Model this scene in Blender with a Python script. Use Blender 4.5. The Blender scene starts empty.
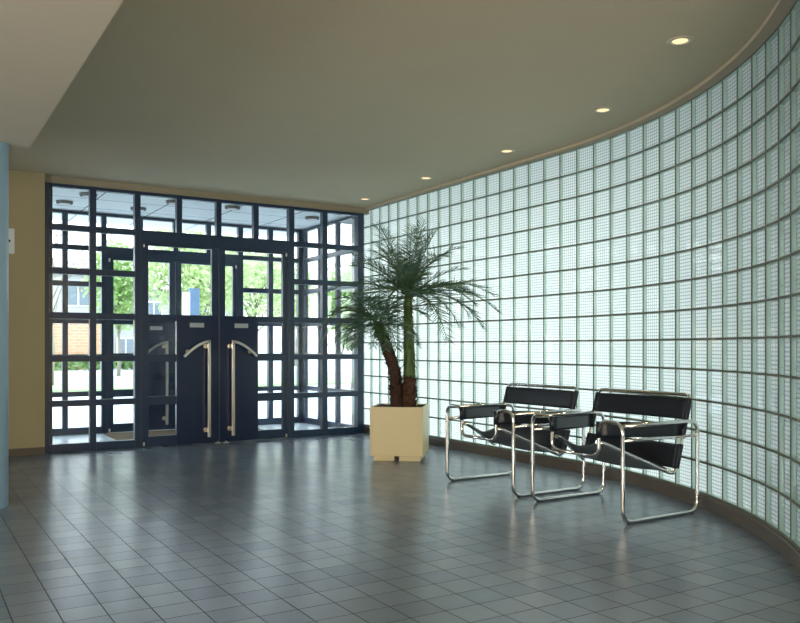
import bpy, math, random
from mathutils import Vector, Matrix
random.seed(7)
S = bpy.context.scene
COL = S.collection
PI = math.pi

# ------------------------------------------------------------------ scene set-up
S.view_settings.view_transform = 'Standard'
S.view_settings.look = 'None'
S.view_settings.gamma = 1.0
S.view_settings.use_curve_mapping = False
S.view_settings.exposure = 0.75
S.cycles.max_bounces = 14
S.cycles.diffuse_bounces = 6
S.cycles.glossy_bounces = 5
S.cycles.transmission_bounces = 8
S.cycles.transparent_max_bounces = 24
S.cycles.caustics_reflective = False
S.cycles.caustics_refractive = False
S.cycles.sample_clamp_indirect = 6.0

# ------------------------------------------------------------------ materials
def new_mat(name):
    m = bpy.data.materials.new(name); m.use_nodes = True
    nt = m.node_tree; nt.nodes.clear()
    out = nt.nodes.new('ShaderNodeOutputMaterial')
    return m, nt, out

def nd(nt, t, **kw):
    n = nt.nodes.new(t)
    for k, v in kw.items():
        if k in n.inputs: n.inputs[k].default_value = v
        else: setattr(n, k, v)
    return n

def lk(nt, a, ao, b, bi): nt.links.new(a.outputs[ao], b.inputs[bi])

def principled(name, col, rough=0.5, metal=0.0, noise=0.0, nscale=8.0, bump=0.0, bscale=60.0, spec=0.5, coords='Object'):
    m, nt, out = new_mat(name)
    p = nd(nt, 'ShaderNodeBsdfPrincipled', Roughness=rough, Metallic=metal)
    p.inputs['Base Color'].default_value = (*col, 1)
    p.inputs['Specular IOR Level'].default_value = spec
    tc = nd(nt, 'ShaderNodeTexCoord')
    if noise > 0:
        n = nd(nt, 'ShaderNodeTexNoise', Scale=nscale, Detail=4.0)
        lk(nt, tc, coords, n, 'Vector')
        mx = nd(nt, 'ShaderNodeMix', data_type='RGBA')
        mx.inputs[6].default_value = (*[c * (1 - noise) for c in col], 1)
        mx.inputs[7].default_value = (*[min(1, c * (1 + noise)) for c in col], 1)
        lk(nt, n, 'Fac', mx, 0); nt.links.new(mx.outputs[2], p.inputs['Base Color'])
    if bump > 0:
        n2 = nd(nt, 'ShaderNodeTexNoise', Scale=bscale, Detail=3.0)
        lk(nt, tc, coords, n2, 'Vector')
        b = nd(nt, 'ShaderNodeBump', Strength=bump, Distance=0.01)
        lk(nt, n2, 'Fac', b, 'Height'); lk(nt, b, 'Normal', p, 'Normal')
    lk(nt, p, 'BSDF', out, 'Surface')
    return m

def mat_floor():
    m, nt, out = new_mat('grey_floor_tile')
    tc = nd(nt, 'ShaderNodeTexCoord')
    mp = nd(nt, 'ShaderNodeMapping'); mp.inputs['Location'].default_value = (-0.515, -3.571, 0)
    lk(nt, tc, 'Object', mp, 'Vector')
    br = nd(nt, 'ShaderNodeTexBrick', offset=0.0, squash=1.0)
    br.inputs['Scale'].default_value = 1.0
    br.inputs['Brick Width'].default_value = 0.1625
    br.inputs['Row Height'].default_value = 0.1605
    br.inputs['Mortar Size'].default_value = 0.0026
    br.inputs['Mortar Smooth'].default_value = 0.1
    br.inputs['Bias'].default_value = 0.0
    br.inputs['Color1'].default_value = (0.140, 0.180, 0.238, 1)
    br.inputs['Color2'].default_value = (0.170, 0.210, 0.262, 1)
    br.inputs['Mortar'].default_value = (0.030, 0.032, 0.034, 1)
    lk(nt, mp, 'Vector', br, 'Vector')
    n = nd(nt, 'ShaderNodeTexNoise', Scale=0.45, Detail=0.0); lk(nt, tc, 'Object', n, 'Vector')
    mr = nd(nt, 'ShaderNodeMapRange'); mr.inputs['To Min'].default_value = 0.27; mr.inputs['To Max'].default_value = 0.27
    lk(nt, n, 'Fac', mr, 'Value')
    p = nd(nt, 'ShaderNodeBsdfPrincipled')
    p.inputs['Specular IOR Level'].default_value = 0.75
    lk(nt, br, 'Color', p, 'Base Color')
    p.inputs['Specular Tint'].default_value = (0.82, 0.92, 1.0, 1)
    sp_ = nd(nt, 'ShaderNodeMapRange'); sp_.inputs['To Min'].default_value = 0.7; sp_.inputs['To Max'].default_value = 0.05
    lk(nt, br, 'Fac', sp_, 'Value'); nt.links.new(sp_.outputs['Result'], p.inputs['Specular IOR Level'])
    # grout is rougher than the glazed tile
    ad = nd(nt, 'ShaderNodeMath', operation='MULTIPLY_ADD'); ad.inputs[1].default_value = 0.4
    lk(nt, br, 'Fac', ad, 0); nt.links.new(mr.outputs['Result'], ad.inputs[2])
    nt.links.new(ad.outputs[0], p.inputs['Roughness'])
    lk(nt, p, 'BSDF', out, 'Surface')
    return m

def mat_pane(name, tint=(0.95, 0.98, 0.98), refl=1.0):
    m, nt, out = new_mat(name)
    t = nd(nt, 'ShaderNodeBsdfTransparent'); t.inputs['Color'].default_value = (*tint, 1)
    g = nd(nt, 'ShaderNodeBsdfGlossy', Roughness=0.02)
    f = nd(nt, 'ShaderNodeFresnel', IOR=1.42)
    ge = nd(nt, 'ShaderNodeNewGeometry')        # same reflectance on both faces of the thin sheet
    io = nd(nt, 'ShaderNodeMapRange'); io.inputs['To Min'].default_value = 1.42; io.inputs['To Max'].default_value = 1 / 1.42
    lk(nt, ge, 'Backfacing', io, 'Value'); lk(nt, io, 'Result', f, 'IOR')
    mu = nd(nt, 'ShaderNodeMath', operation='MULTIPLY'); mu.inputs[1].default_value = refl
    lk(nt, f, 'Fac', mu, 0)
    mx = nd(nt, 'ShaderNodeMixShader')
    nt.links.new(mu.outputs[0], mx.inputs['Fac']); lk(nt, t, 'BSDF', mx, 1); lk(nt, g, 'BSDF', mx, 2)
    lk(nt, mx, 'Shader', out, 'Surface')
    return m

def mat_ribbed():
    # rear face of a glass block: diffusing glass pressed with a fine waffle of ribs
    m, nt, out = new_mat('ribbed_rear_glass')
    uv = nd(nt, 'ShaderNodeUVMap')
    sep = nd(nt, 'ShaderNodeSeparateXYZ'); lk(nt, uv, 'UV', sep, 'Vector')
    vals = []
    for ax in ('X', 'Y'):
        mu = nd(nt, 'ShaderNodeMath', operation='MULTIPLY'); mu.inputs[1].default_value = 2 * PI * 8
        lk(nt, sep, ax, mu, 0)
        si = nd(nt, 'ShaderNodeMath', operation='COSINE'); nt.links.new(mu.outputs[0], si.inputs[0])
        mr = nd(nt, 'ShaderNodeMapRange'); mr.inputs['From Min'].default_value = 0.1; mr.inputs['From Max'].default_value = 1.0
        nt.links.new(si.outputs[0], mr.inputs['Value'])
        vals.append(mr)
    mxm = nd(nt, 'ShaderNodeMath', operation='MAXIMUM')
    lk(nt, vals[0], 'Result', mxm, 0); lk(nt, vals[1], 'Result', mxm, 1)
    col = nd(nt, 'ShaderNodeMix', data_type='RGBA')
    col.inputs[6].default_value = (0.735, 0.77, 0.72, 1)
    col.inputs[7].default_value = (0.31, 0.39, 0.35, 1)
    nt.links.new(mxm.outputs[0], col.inputs[0])
    tr = nd(nt, 'ShaderNodeBsdfTranslucent'); nt.links.new(col.outputs[2], tr.inputs['Color'])
    gl = nd(nt, 'ShaderNodeBsdfGlossy', Roughness=0.25)
    mx = nd(nt, 'ShaderNodeMixShader', Fac=0.05)
    lk(nt, tr, 'BSDF', mx, 1); lk(nt, gl, 'BSDF', mx, 2)
    lk(nt, mx, 'Shader', out, 'Surface')
    return m

def mat_edge_glass():
    m, nt, out = new_mat('green_glass_edge')
    gl = nd(nt, 'ShaderNodeBsdfGlossy', Roughness=0.3); gl.inputs['Color'].default_value = (0.62, 0.78, 0.71, 1)
    df = nd(nt, 'ShaderNodeBsdfDiffuse'); df.inputs['Color'].default_value = (0.64, 0.80, 0.73, 1)
    mx = nd(nt, 'ShaderNodeMixShader', Fac=0.5)
    lk(nt, gl, 'BSDF', mx, 1); lk(nt, df, 'BSDF', mx, 2)
    lk(nt, mx, 'Shader', out, 'Surface')
    return m

def mat_leaf(name, col, trans=0.35, rough=0.45):
    m, nt, out = new_mat(name)
    tc = nd(nt, 'ShaderNodeTexCoord')
    n = nd(nt, 'ShaderNodeTexNoise', Scale=3.0, Detail=3.0); lk(nt, tc, 'Object', n, 'Vector')
    mx0 = nd(nt, 'ShaderNodeMix', data_type='RGBA')
    mx0.inputs[6].default_value = (*[c * 0.7 for c in col], 1)
    mx0.inputs[7].default_value = (*[min(1, c * 1.3) for c in col], 1)
    lk(nt, n, 'Fac', mx0, 0)
    p = nd(nt, 'ShaderNodeBsdfPrincipled', Roughness=rough)
    nt.links.new(mx0.outputs[2], p.inputs['Base Color'])
    t = nd(nt, 'ShaderNodeBsdfTranslucent'); nt.links.new(mx0.outputs[2], t.inputs['Color'])
    mx = nd(nt, 'ShaderNodeMixShader', Fac=trans)
    lk(nt, p, 'BSDF', mx, 1); lk(nt, t, 'BSDF', mx, 2); lk(nt, mx, 'Shader', out, 'Surface')
    return m

def mat_emit(name, col, strength):
    m, nt, out = new_mat(name)
    e = nd(nt, 'ShaderNodeEmission', Strength=strength); e.inputs['Color'].default_value = (*col, 1)
    lk(nt, e, 'Emission', out, 'Surface')
    return m

def mat_brick(name, c1, c2, mortar, w, h):
    m, nt, out = new_mat(name)
    tc = nd(nt, 'ShaderNodeTexCoord')
    mp = nd(nt, 'ShaderNodeMapping'); mp.inputs['Rotation'].default_value = (PI / 2, 0, 0)
    lk(nt, tc, 'Object', mp, 'Vector')
    br = nd(nt, 'ShaderNodeTexBrick'); br.inputs['Scale'].default_value = 1.0
    br.inputs['Brick Width'].default_value = w; br.inputs['Row Height'].default_value = h
    br.inputs['Mortar Size'].default_value = 0.02
    br.inputs['Color1'].default_value = (*c1, 1); br.inputs['Color2'].default_value = (*c2, 1); br.inputs['Mortar'].default_value = (*mortar, 1)
    lk(nt, mp, 'Vector', br, 'Vector')
    p = nd(nt, 'ShaderNodeBsdfPrincipled', Roughness=0.8); lk(nt, br, 'Color', p, 'Base Color')
    lk(nt, p, 'BSDF', out, 'Surface')
    return m

M = dict(
    floor=mat_floor(),
    ceiling=principled('ceiling_paint', (0.615, 0.545, 0.385), 0.9, noise=0.03, nscale=3, bump=0.05, bscale=150),
    soffit=principled('soffit_paint', (0.66, 0.58, 0.44), 0.85, noise=0.03, nscale=3, bump=0.05, bscale=150),
    trim=principled('ceiling_trim_paint', (0.55, 0.46, 0.33), 0.8, noise=0.04),
    wall=principled('ochre_wall_paint', (0.335, 0.288, 0.165), 0.85, noise=0.04, nscale=4, bump=0.06, bscale=120),
    header=principled('shaded_header_paint', (0.27, 0.24, 0.17), 0.8, noise=0.04),  # darker than the ceiling paint: the header's shade is put into the colour
    wallwhite=principled('pale_wall_paint', (0.66, 0.60, 0.50), 0.85, noise=0.03),
    skirting=principled('dark_skirting_tile', (0.085, 0.068, 0.05), 0.5, noise=0.15),
    kerb=principled('brown_kerb', (0.11, 0.095, 0.075), 0.45, noise=0.12),
    column=principled('blue_column_paint', (0.25, 0.41, 0.55), 0.35, noise=0.03),
    navy=principled('navy_frame_paint', (0.008, 0.026, 0.066), 0.32, noise=0.1, nscale=3, spec=0.6),
    navydoor=principled('navy_door_panel', (0.003, 0.013, 0.052), 0.3, noise=0.08, nscale=2, spec=0.6),
    pane=mat_pane('clear_pane'),
    blockpane=mat_pane('block_front_glass', (0.96, 0.995, 0.98), 0.8),
    ribbed=mat_ribbed(), edge=mat_edge_glass(),
    joint=principled('grey_green_joint', (0.16, 0.175, 0.145), 0.7, noise=0.15),
    chrome=principled('chrome_tube', (0.78, 0.77, 0.74), 0.09, 1.0, noise=0.02),
    leather=principled('black_leather', (0.008, 0.011, 0.019), 0.34, noise=0.15, nscale=20, bump=0.12, bscale=180),
    suede=principled('grey_suede', (0.13, 0.15, 0.16), 0.75, noise=0.12, nscale=20),
    stitch=principled('leather_hem', (0.012, 0.015, 0.026), 0.6, noise=0.1),
    steel=principled('brushed_steel', (0.72, 0.68, 0.60), 0.28, 1.0, noise=0.04, nscale=40),
    plate=principled('grey_sign_plate', (0.42, 0.46, 0.47), 0.4, noise=0.03),
    planter=principled('cream_planter_lacquer', (0.72, 0.60, 0.34), 0.42, noise=0.03, nscale=5, bump=0.03),
    soil=principled('dark_soil', (0.03, 0.021, 0.014), 0.95, noise=0.4, nscale=40, bump=0.8, bscale=60),
    black=principled('black_recess', (0.01, 0.01, 0.01), 0.6, noise=0.1),
    bark=principled('palm_bark', (0.055, 0.026, 0.016), 0.9, noise=0.4, nscale=30, bump=0.7, bscale=90),
    bark2=principled('red_palm_bark', (0.085, 0.035, 0.018), 0.9, noise=0.4, nscale=30, bump=0.7, bscale=90),
    frond=mat_leaf('palm_leaf', (0.085, 0.165, 0.10), 0.35, 0.4),
    sheath=mat_leaf('palm_sheath', (0.10, 0.17, 0.045), 0.2, 0.5),
    rachis=principled('palm_rachis', (0.075, 0.12, 0.05), 0.5, noise=0.15),
    ring=principled('lamp_ring', (0.62, 0.53, 0.40), 0.4, noise=0.03),
    cone=principled('lamp_reflector', (0.85, 0.78, 0.62), 0.2, 1.0, noise=0.02),
    lamp=mat_emit('lamp_glow', (1.0, 0.74, 0.40), 0.85),
    vceil=principled('white_ceiling_panel', (0.86, 0.90, 0.92), 0.6, noise=0.02),
    seam=principled('panel_seam', (0.05, 0.06, 0.07), 0.7, noise=0.1),
    vfloor=principled('pale_porch_floor', (0.70, 0.76, 0.82), 0.22, noise=0.06, nscale=3),
    mat=principled('brown_coir_mat', (0.135, 0.085, 0.04), 0.95, noise=0.3, nscale=60, bump=0.6, bscale=200),
    paving=principled('pale_paving', (0.60, 0.62, 0.65), 0.8, noise=0.05, nscale=0.6),
    asphalt=principled('grey_road', (0.42, 0.43, 0.45), 0.85, noise=0.08, nscale=0.7),
    grass=principled('verge_grass', (0.30, 0.46, 0.20), 0.9, noise=0.2, nscale=2),
    render=principled('grey_facade', (0.36, 0.37, 0.38), 0.85, noise=0.05, nscale=0.8),
    render2=principled('white_facade', (0.40, 0.395, 0.39), 0.85, noise=0.04, nscale=0.8),
    render3=principled('dark_render', (0.10, 0.11, 0.10), 0.85, noise=0.05),
    brick=mat_brick('orange_brick', (0.56, 0.26, 0.15), (0.62, 0.32, 0.20), (0.5, 0.4, 0.32), 0.5, 0.16),
    winglass=principled('facade_window_glass', (0.16, 0.20, 0.25), 0.15, noise=0.1),
    winframe=principled('facade_window_frame', (0.72, 0.72, 0.72), 0.6, noise=0.03),
    roof=principled('grey_roof', (0.20, 0.19, 0.19), 0.8, noise=0.1),
    treeleaf=mat_leaf('spring_leaves', (0.40, 0.55, 0.22), 0.6, 0.6),
    treeleaf2=mat_leaf('pale_spring_leaves', (0.56, 0.66, 0.36), 0.6, 0.6),
    hedge=mat_leaf('hedge_leaves', (0.26, 0.42, 0.17), 0.5, 0.6),
    treebark=principled('tree_bark', (0.26, 0.23, 0.19), 0.9, noise=0.3, nscale=12, bump=0.5),
    signblue=principled('blue_sign_panel', (0.055, 0.11, 0.19), 0.4, noise=0.04),
    signwhite=principled('white_sign_panel', (0.85, 0.80, 0.80), 0.5, noise=0.02),
    notice=principled('white_notice', (0.62, 0.66, 0.66), 0.5, noise=0.03),
    eave=principled('dark_eave', (0.10, 0.095, 0.085), 0.8, noise=0.1),
    gravel=principled('added_dark_gravel', (0.10, 0.105, 0.095), 0.95, noise=0.4, nscale=20),
    outwall=principled('outer_wall_render', (0.55, 0.53, 0.5), 0.85, noise=0.05),
)

# ------------------------------------------------------------------ mesh helpers
class MB:
    def __init__(s): s.v = []; s.f = []; s.mi = []; s.uv = {}; s.sm = []
    def face(s, pts, mi=0, uvs=None, smooth=False):
        b = len(s.v); s.v += [tuple(p) for p in pts]
        if uvs: s.uv[len(s.f)] = uvs
        s.f.append(list(range(b, b + len(pts)))); s.mi.append(mi); s.sm.append(smooth)
    def box(s, x0, x1, y0, y1, z0, z1, mi=0, mtx=None):
        P = [Vector((x, y, z)) for z in (z0, z1) for y in (y0, y1) for x in (x0, x1)]
        if mtx: P = [mtx @ p for p in P]
        b = len(s.v); s.v += [tuple(p) for p in P]
        for q in ((0, 2, 3, 1), (4, 5, 7, 6), (0, 1, 5, 4), (1, 3, 7, 5), (3, 2, 6, 7), (2, 0, 4, 6)):
            s.f.append([b + i for i in q]); s.mi.append(mi); s.sm.append(False)
    def tube(s, pts, r, n=10, mi=0, closed=False, r_fn=None, cap=True):
        pts = [Vector(p) for p in pts]; N = len(pts)
        T = []
        for i in range(N):
            if closed: t = pts[(i + 1) % N] - pts[i - 1]
            else: t = pts[min(i + 1, N - 1)] - pts[max(i - 1, 0)]
            T.append(t.normalized())
        ref = Vector((0, 0, 1)) if abs(T[0].z) < 0.9 else Vector((1, 0, 0))
        nrm = (ref - T[0] * ref.dot(T[0])).normalized()
        b = len(s.v)
        for i in range(N):
            nrm = (nrm - T[i] * nrm.dot(T[i])).normalized(); bi = T[i].cross(nrm)
            rr = r_fn(i / max(1, N - 1)) if r_fn else r
            for k in range(n):
                a = 2 * PI * k / n
                s.v.append(tuple(pts[i] + (nrm * math.cos(a) + bi * math.sin(a)) * rr))
        for i in range(N if closed else N - 1):
            j = (i + 1) % N
            for k in range(n):
                l = (k + 1) % n
                s.f.append([b + i * n + k, b + i * n + l, b + j * n + l, b + j * n + k]); s.mi.append(mi); s.sm.append(True)
        if cap and not closed:
            s.f.append([b + k for k in range(n)][::-1]); s.mi.append(mi); s.sm.append(False)
            s.f.append([b + (N - 1) * n + k for k in range(n)]); s.mi.append(mi); s.sm.append(False)
    def lathe(s, prof, n=32, mi=0, c=(0, 0, 0)):
        b = len(s.v); P = len(prof)
        for k in range(n):
            a = 2 * PI * k / n
            for r, z in prof: s.v.append((c[0] + r * math.cos(a), c[1] + r * math.sin(a), c[2] + z))
        for k in range(n):
            l = (k + 1) % n
            for i in range(P - 1):
                s.f.append([b + k * P + i, b + l * P + i, b + l * P + i + 1, b + k * P + i + 1]); s.mi.append(mi); s.sm.append(True)
    def slab(s, grid, th, mi=0, nrm_sign=1, mi_b=None):
        # a thick sheet from a grid of points
        R = len(grid); C = len(grid[0]); G = [[Vector(p) for p in row] for row in grid]
        top = []; bot = []
        for i in range(R):
            for j in range(C):
                du = G[min(i + 1, R - 1)][j] - G[max(i - 1, 0)][j]; dv = G[i][min(j + 1, C - 1)] - G[i][max(j - 1, 0)]
                n = du.cross(dv).normalized() * nrm_sign
                top.append(G[i][j] + n * th / 2); bot.append(G[i][j] - n * th / 2)
        b = len(s.v); s.v += [tuple(p) for p in top] + [tuple(p) for p in bot]; o = b + R * C
        def idx(i, j): return i * C + j
        for i in range(R - 1):
            for j in range(C - 1):
                q = [idx(i, j), idx(i + 1, j), idx(i + 1, j + 1), idx(i, j + 1)]
                s.f.append([b + t for t in q]); s.mi.append(mi); s.sm.append(True)
                s.f.append([o + t for t in q[::-1]]); s.mi.append(mi if mi_b is None else mi_b); s.sm.append(True)
        edge = [idx(0, j) for j in range(C)] + [idx(i, C - 1) for i in range(1, R)] + [idx(R - 1, j) for j in range(C - 2, -1, -1)] + [idx(i, 0) for i in range(R - 2, 0, -1)]
        for a, c in zip(edge, edge[1:] + edge[:1]):
            s.f.append([b + a, b + c, o + c, o + a]); s.mi.append(mi); s.sm.append(False)
    def build(s, name, mats, parent=None, bevel=0.0, recalc=True):
        me = bpy.data.meshes.new(name)
        me.from_pydata(s.v, [], s.f)
        if not isinstance(mats, (list, tuple)): mats = [mats]
        for m in mats: me.materials.append(m)
        me.polygons.foreach_set('material_index', s.mi)
        me.polygons.foreach_set('use_smooth', s.sm)
        if s.uv:
            ul = me.uv_layers.new(name='UVMap')
            for fi, uvs in s.uv.items():
                for li, uv in zip(me.polygons[fi].loop_indices, uvs): ul.data[li].uv = uv
        me.update()
        if recalc and not s.uv:
            import bmesh
            bm = bmesh.new(); bm.from_mesh(me); bmesh.ops.recalc_face_normals(bm, faces=bm.faces[:]); bm.to_mesh(me); bm.free()
        o = bpy.data.objects.new(name, me); COL.objects.link(o)
        if parent: o.parent = parent
        if bevel > 0:
            bv = o.modifiers.new('bevel', 'BEVEL'); bv.width = bevel; bv.segments = 2; bv.limit_method = 'ANGLE'
        return o

def tag(o, label=None, cat=None, group=None, kind=None):
    if label: o['label'] = label
    if cat: o['category'] = cat
    if group: o['group'] = group
    if kind: o['kind'] = kind
    return o

def thing(name, label, cat, loc=(0, 0, 0), rz=0, group=None, kind=None):
    o = bpy.data.objects.new(name, None); COL.objects.link(o)
    o.location = loc; o.rotation_euler = (0, 0, rz); o.empty_display_size = 0.1
    return tag(o, label, cat, group, kind)

def copy_thing(root, loc, label, rz=None):
    r = root.copy(); COL.objects.link(r); r.location = loc
    if rz is not None: r.rotation_euler = (0, 0, rz)
    r['label'] = label
    for ch in list(root.children):
        c = ch.copy(); COL.objects.link(c); c.parent = r
        for g in list(ch.children):
            d = g.copy(); COL.objects.link(d); d.parent = c
    return r

def fillet(pts, rad, seg=6, closed=False):
    P = [Vector(p) for p in pts]; N = len(P); out = []
    for i in range(N):
        if not closed and i in (0, N - 1): out.append(P[i]); continue
        a, b, c = P[i - 1], P[i], P[(i + 1) % N]
        r = rad[i] if isinstance(rad, (list, tuple)) else rad
        d1 = (a - b).normalized(); d2 = (c - b).normalized()
        ang = d1.angle(d2)
        if r <= 0 or ang > PI - 0.02: out.append(b); continue
        t = min(r / math.tan(ang / 2), (a - b).length * 0.49, (c - b).length * 0.49)
        p1 = b + d1 * t; p2 = b + d2 * t
        for k in range(seg + 1):
            u = k / seg
            out.append(p1 * (1 - u) ** 2 + b * 2 * u * (1 - u) + p2 * u * u)
    return out

# ------------------------------------------------------------------ the glass wall's line in plan
CX, CY, RR = 0.780, 5.1, 4.00           # straight at X = CX+RR beyond CY, an arc before it
YW = 8.50                               # door wall plane
YG = 8.74                               # far end of the glass wall
A_END = 56.0
S_END = RR * math.radians(A_END)
def wl(sv, off=0.0):
    """point on the wall line: sv = arc length towards the viewer from (CX+RR, CY); off = outwards"""
    if sv <= 0: return (CX + RR + off, CY - sv)
    a = sv / RR
    return (CX + (RR + off) * math.cos(a), CY - (RR + off) * math.sin(a))

H = 2.707
# ------------------------------------------------------------------ floor, ceiling, walls
end = wl(S_END)
def room_outline(off, back=-4.0, left=-5.0, far=YW):
    pts = [(left, back), (end[0] + off, back)]
    n = 40
    for i in range(n + 1): pts.append(wl(S_END * (1 - i / n), off))
    pts.append((CX + RR + off, YG + max(off, 0))); pts.append((4.722, YG + max(off, 0))); pts.append((4.722, far)); pts.append((left, far))
    return pts
b = MB()
b.face([(x, y, 0) for x, y in room_outline(0.10, -4.1, -5.1, YW + 0.09)])
b.face([(x, y, -0.12) for x, y in room_outline(0.10, -4.1, -5.1, YW + 0.09)][::-1])
tag(b.build('floor', M['floor']), 'grey square tiled lobby floor reflecting the windows', None, None, 'structure')

b = MB()
o1 = room_outline(0.0, -4.1, -5.1, YW + 0.09)
b.face([(x, y, H) for x, y in o1][::-1])
b.face([(x, y, H + 0.10) for x, y in o1])
for p, q in zip(o1, o1[1:] + o1[:1]):
    b.face([(*p, H), (*q, H), (*q, H + 0.1), (*p, H + 0.1)])
tag(b.build('ceiling', M['ceiling']), 'olive beige plaster lobby ceiling', None, None, 'structure')

# flat roof with a dark eave deepened to shade the top glass rows
b = MB()
o2 = room_outline(1.60, -4.2, -5.2, YW + 0.1)
b.face([(x, y, H + 0.101) for x, y in o2][::-1]); b.face([(x, y, H + 0.45) for x, y in o2])
for p, q in zip(o2, o2[1:] + o2[:1]):
    b.face([(*p, H + 0.101), (*q, H + 0.101), (*q, H + 0.45), (*p, H + 0.45)])
tag(b.build('roof', M['eave']), 'flat roof slab over the lobby', None, None, 'structure')

# beige band where the ceiling meets the glass wall
b = MB()
n = 70; s0 = -(YG - CY)
for i in range(n):
    a0 = s0 + (S_END - s0) * i / n; a1 = s0 + (S_END - s0) * (i + 1) / n
    q = []
    p0, p1, p2, p3 = wl(a0, -0.075), wl(a1, -0.075), wl(a1, 0.10), wl(a0, 0.10)
    b.face([(*p0, H - 0.022), (*p1, H - 0.022), (*p2, H - 0.022), (*p3, H - 0.022)])
    b.face([(*p0, H - 0.022), (*p1, H - 0.022), (*p1, H + 0.002), (*p0, H + 0.002)])
    b.face([(*p3, H - 0.022), (*p2, H - 0.022), (*p2, H + 0.12), (*p3, H + 0.12)])
tag(b.build('trim_1', M['trim']), 'brown beige band along the ceiling edge above the glass blocks', None, None, 'structure')

# dropped soffit over the left part of the hall, rounded corner
b = MB()
SX, SY, SZ = 0.715, 6.03, 2.355
r = 0.13
prof = [(-5.0, -4.0), (SX, -4.0)] + [(SX - r + r * math.cos(t), SY - r + r * math.sin(t)) for t in [i * PI / 2 / 8 for i in range(9)]] + [(-5.0, SY)]
b.face([(x, y, SZ) for x, y in prof][::-1])
for p, q in zip(prof[1:-1], prof[2:]):
    b.face([(*p, SZ), (*q, SZ), (*q, H), (*p, H)])
tag(b.build('ceiling_soffit', M['soffit']), 'lower beige soffit with a rounded corner at upper left', None, None, 'structure')

# walls
b = MB(); b.box(-5.0, 1.163, YW - 0.085, YW + 0.1, 0, H)
tag(b.build('wall_front', M['wall']), 'ochre plaster wall left of the glazed entrance', None, None, 'structure')
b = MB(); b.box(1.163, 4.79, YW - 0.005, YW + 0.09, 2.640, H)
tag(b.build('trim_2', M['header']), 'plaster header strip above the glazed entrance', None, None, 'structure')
b = MB(); b.box(-5.0, 1.163, YW - 0.10, YW - 0.085, 0, 0.075)
tag(b.build('baseboard_front', M['skirting']), 'dark skirting under the ochre wall', None, None, 'structure')
b = MB(); b.box(-5.1, -5.0, -4.0, YW + 0.1, 0, H)
tag(b.build('wall_left', M['wallwhite']), 'plaster wall on the far left of the hall', None, None, 'structure')
b = MB(); b.box(-5.1, end[0] + 0.1, -4.1, -4.0, 0, H)
tag(b.build('wall_back', M['wallwhite']), 'plaster wall at the back of the hall', None, None, 'structure')
b = MB(); b.box(end[0], end[0] + 0.1, -4.0, end[1], 0, H)
tag(b.build('wall_side', M['wallwhite']), 'plaster wall beyond the near end of the glass blocks', None, None, 'structure')

# blue column
b = MB()
cxy = (0.440, 5.865)
b.lathe([(0.149, 0.0), (0.150, 0.004), (0.150, SZ)], 48, c=(*cxy, 0))
tag(b.build('column', M['column']), 'round light blue column at the left edge, under the soffit corner', 'column', None, 'structure')

# ------------------------------------------------------------------ glass block wall
PITCH, ROW, ROWS, Z0 = 0.2047, 0.2, 13, 0.088
DEP = 0.034; J = 0.0034
k0 = int(round((s0 + 0.03) / PITCH)) ; k1 = int(math.floor((S_END) / PITCH))
OFFS = 0.138
joint = MB(); rear = MB(); side = MB(); front = MB()
edges = [s0] + [OFFS + k * PITCH for k in range(-18, k1 + 1)]
zs = [Z0 + ROW * i for i in range(ROWS + 1)]
# mortar bars
for i, e in enumerate(edges):
    p0, p1 = wl(e - J, -0.002), wl(e + J, -0.002); p2, p3 = wl(e + J, DEP), wl(e - J, DEP)
    joint.face([(*p0, zs[0]), (*p1, zs[0]), (*p1, zs[-1]), (*p0, zs[-1])])
    joint.face([(*p1, zs[0]), (*p2, zs[0]), (*p2, zs[-1]), (*p1, zs[-1])])
    joint.face([(*p2, zs[0]), (*p3, zs[0]), (*p3, zs[-1]), (*p2, zs[-1])])
    joint.face([(*p3, zs[0]), (*p0, zs[0]), (*p0, zs[-1]), (*p3, zs[-1])])
JH = 0.0060
for z in zs:
    for e0, e1 in zip(edges, edges[1:]):
        for q in range(2):
            a0 = e0 + (e1 - e0) * q / 2; a1 = e0 + (e1 - e0) * (q + 1) / 2
            p0, p1, p2, p3 = wl(a0, -0.003), wl(a1, -0.003), wl(a1, DEP + 0.001), wl(a0, DEP + 0.001)
            joint.face([(*p0, z - JH), (*p1, z - JH), (*p1, z + JH), (*p0, z + JH)])
            joint.face([(*p0, z + JH), (*p1, z + JH), (*p2, z + JH), (*p3, z + JH)])
            joint.face([(*p0, z - JH), (*p3, z - JH), (*p2, z - JH), (*p1, z - JH)])
            joint.face([(*p3, z - JH), (*p3, z + JH), (*p2, z + JH), (*p2, z - JH)])
rnd = random.Random(3)
for e0, e1 in zip(edges, edges[1:]):
    if e1 - e0 < 0.05: continue
    g0, g1 = e0 + J + 0.0005, e1 - J - 0.0005
    for i in range(ROWS):
        za, zb = zs[i] + JH + 0.0005, zs[i + 1] - JH - 0.0005
        w0, w1 = 0.004, DEP - 0.006
        F = [wl(g0, w0), wl(g1, w0)]; B = [wl(g0, w1), wl(g1, w1)]
        front.face([(*F[0], za), (*F[1], za), (*F[1], zb), (*F[0], zb)])
        uo = rnd.random()
        rear.face([(*B[0], za), (*B[1], za), (*B[1], zb), (*B[0], zb)], 0, [(0, 0), (1, 0), (1, 1), (0, 1)])
        side.face([(*F[0], za), (*B[0], za), (*B[0], zb), (*F[0], zb)])
        side.face([(*F[1], za), (*F[1], zb), (*B[1], zb), (*B[1], za)])
        side.face([(*F[0], za), (*F[1], za), (*B[1], za), (*B[0], za)])
        side.face([(*F[0], zb), (*B[0], zb), (*B[1], zb), (*F[1], zb)])
wr = joint.build('wall_right', M['joint'], recalc=False)
tag(wr, 'curved wall of clear glass blocks lit by daylight', None, None, 'structure')
rear.build('rear_glass', M['ribbed'], wr, recalc=False)
side.build('glass_edge', M['edge'], wr, recalc=False)
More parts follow.
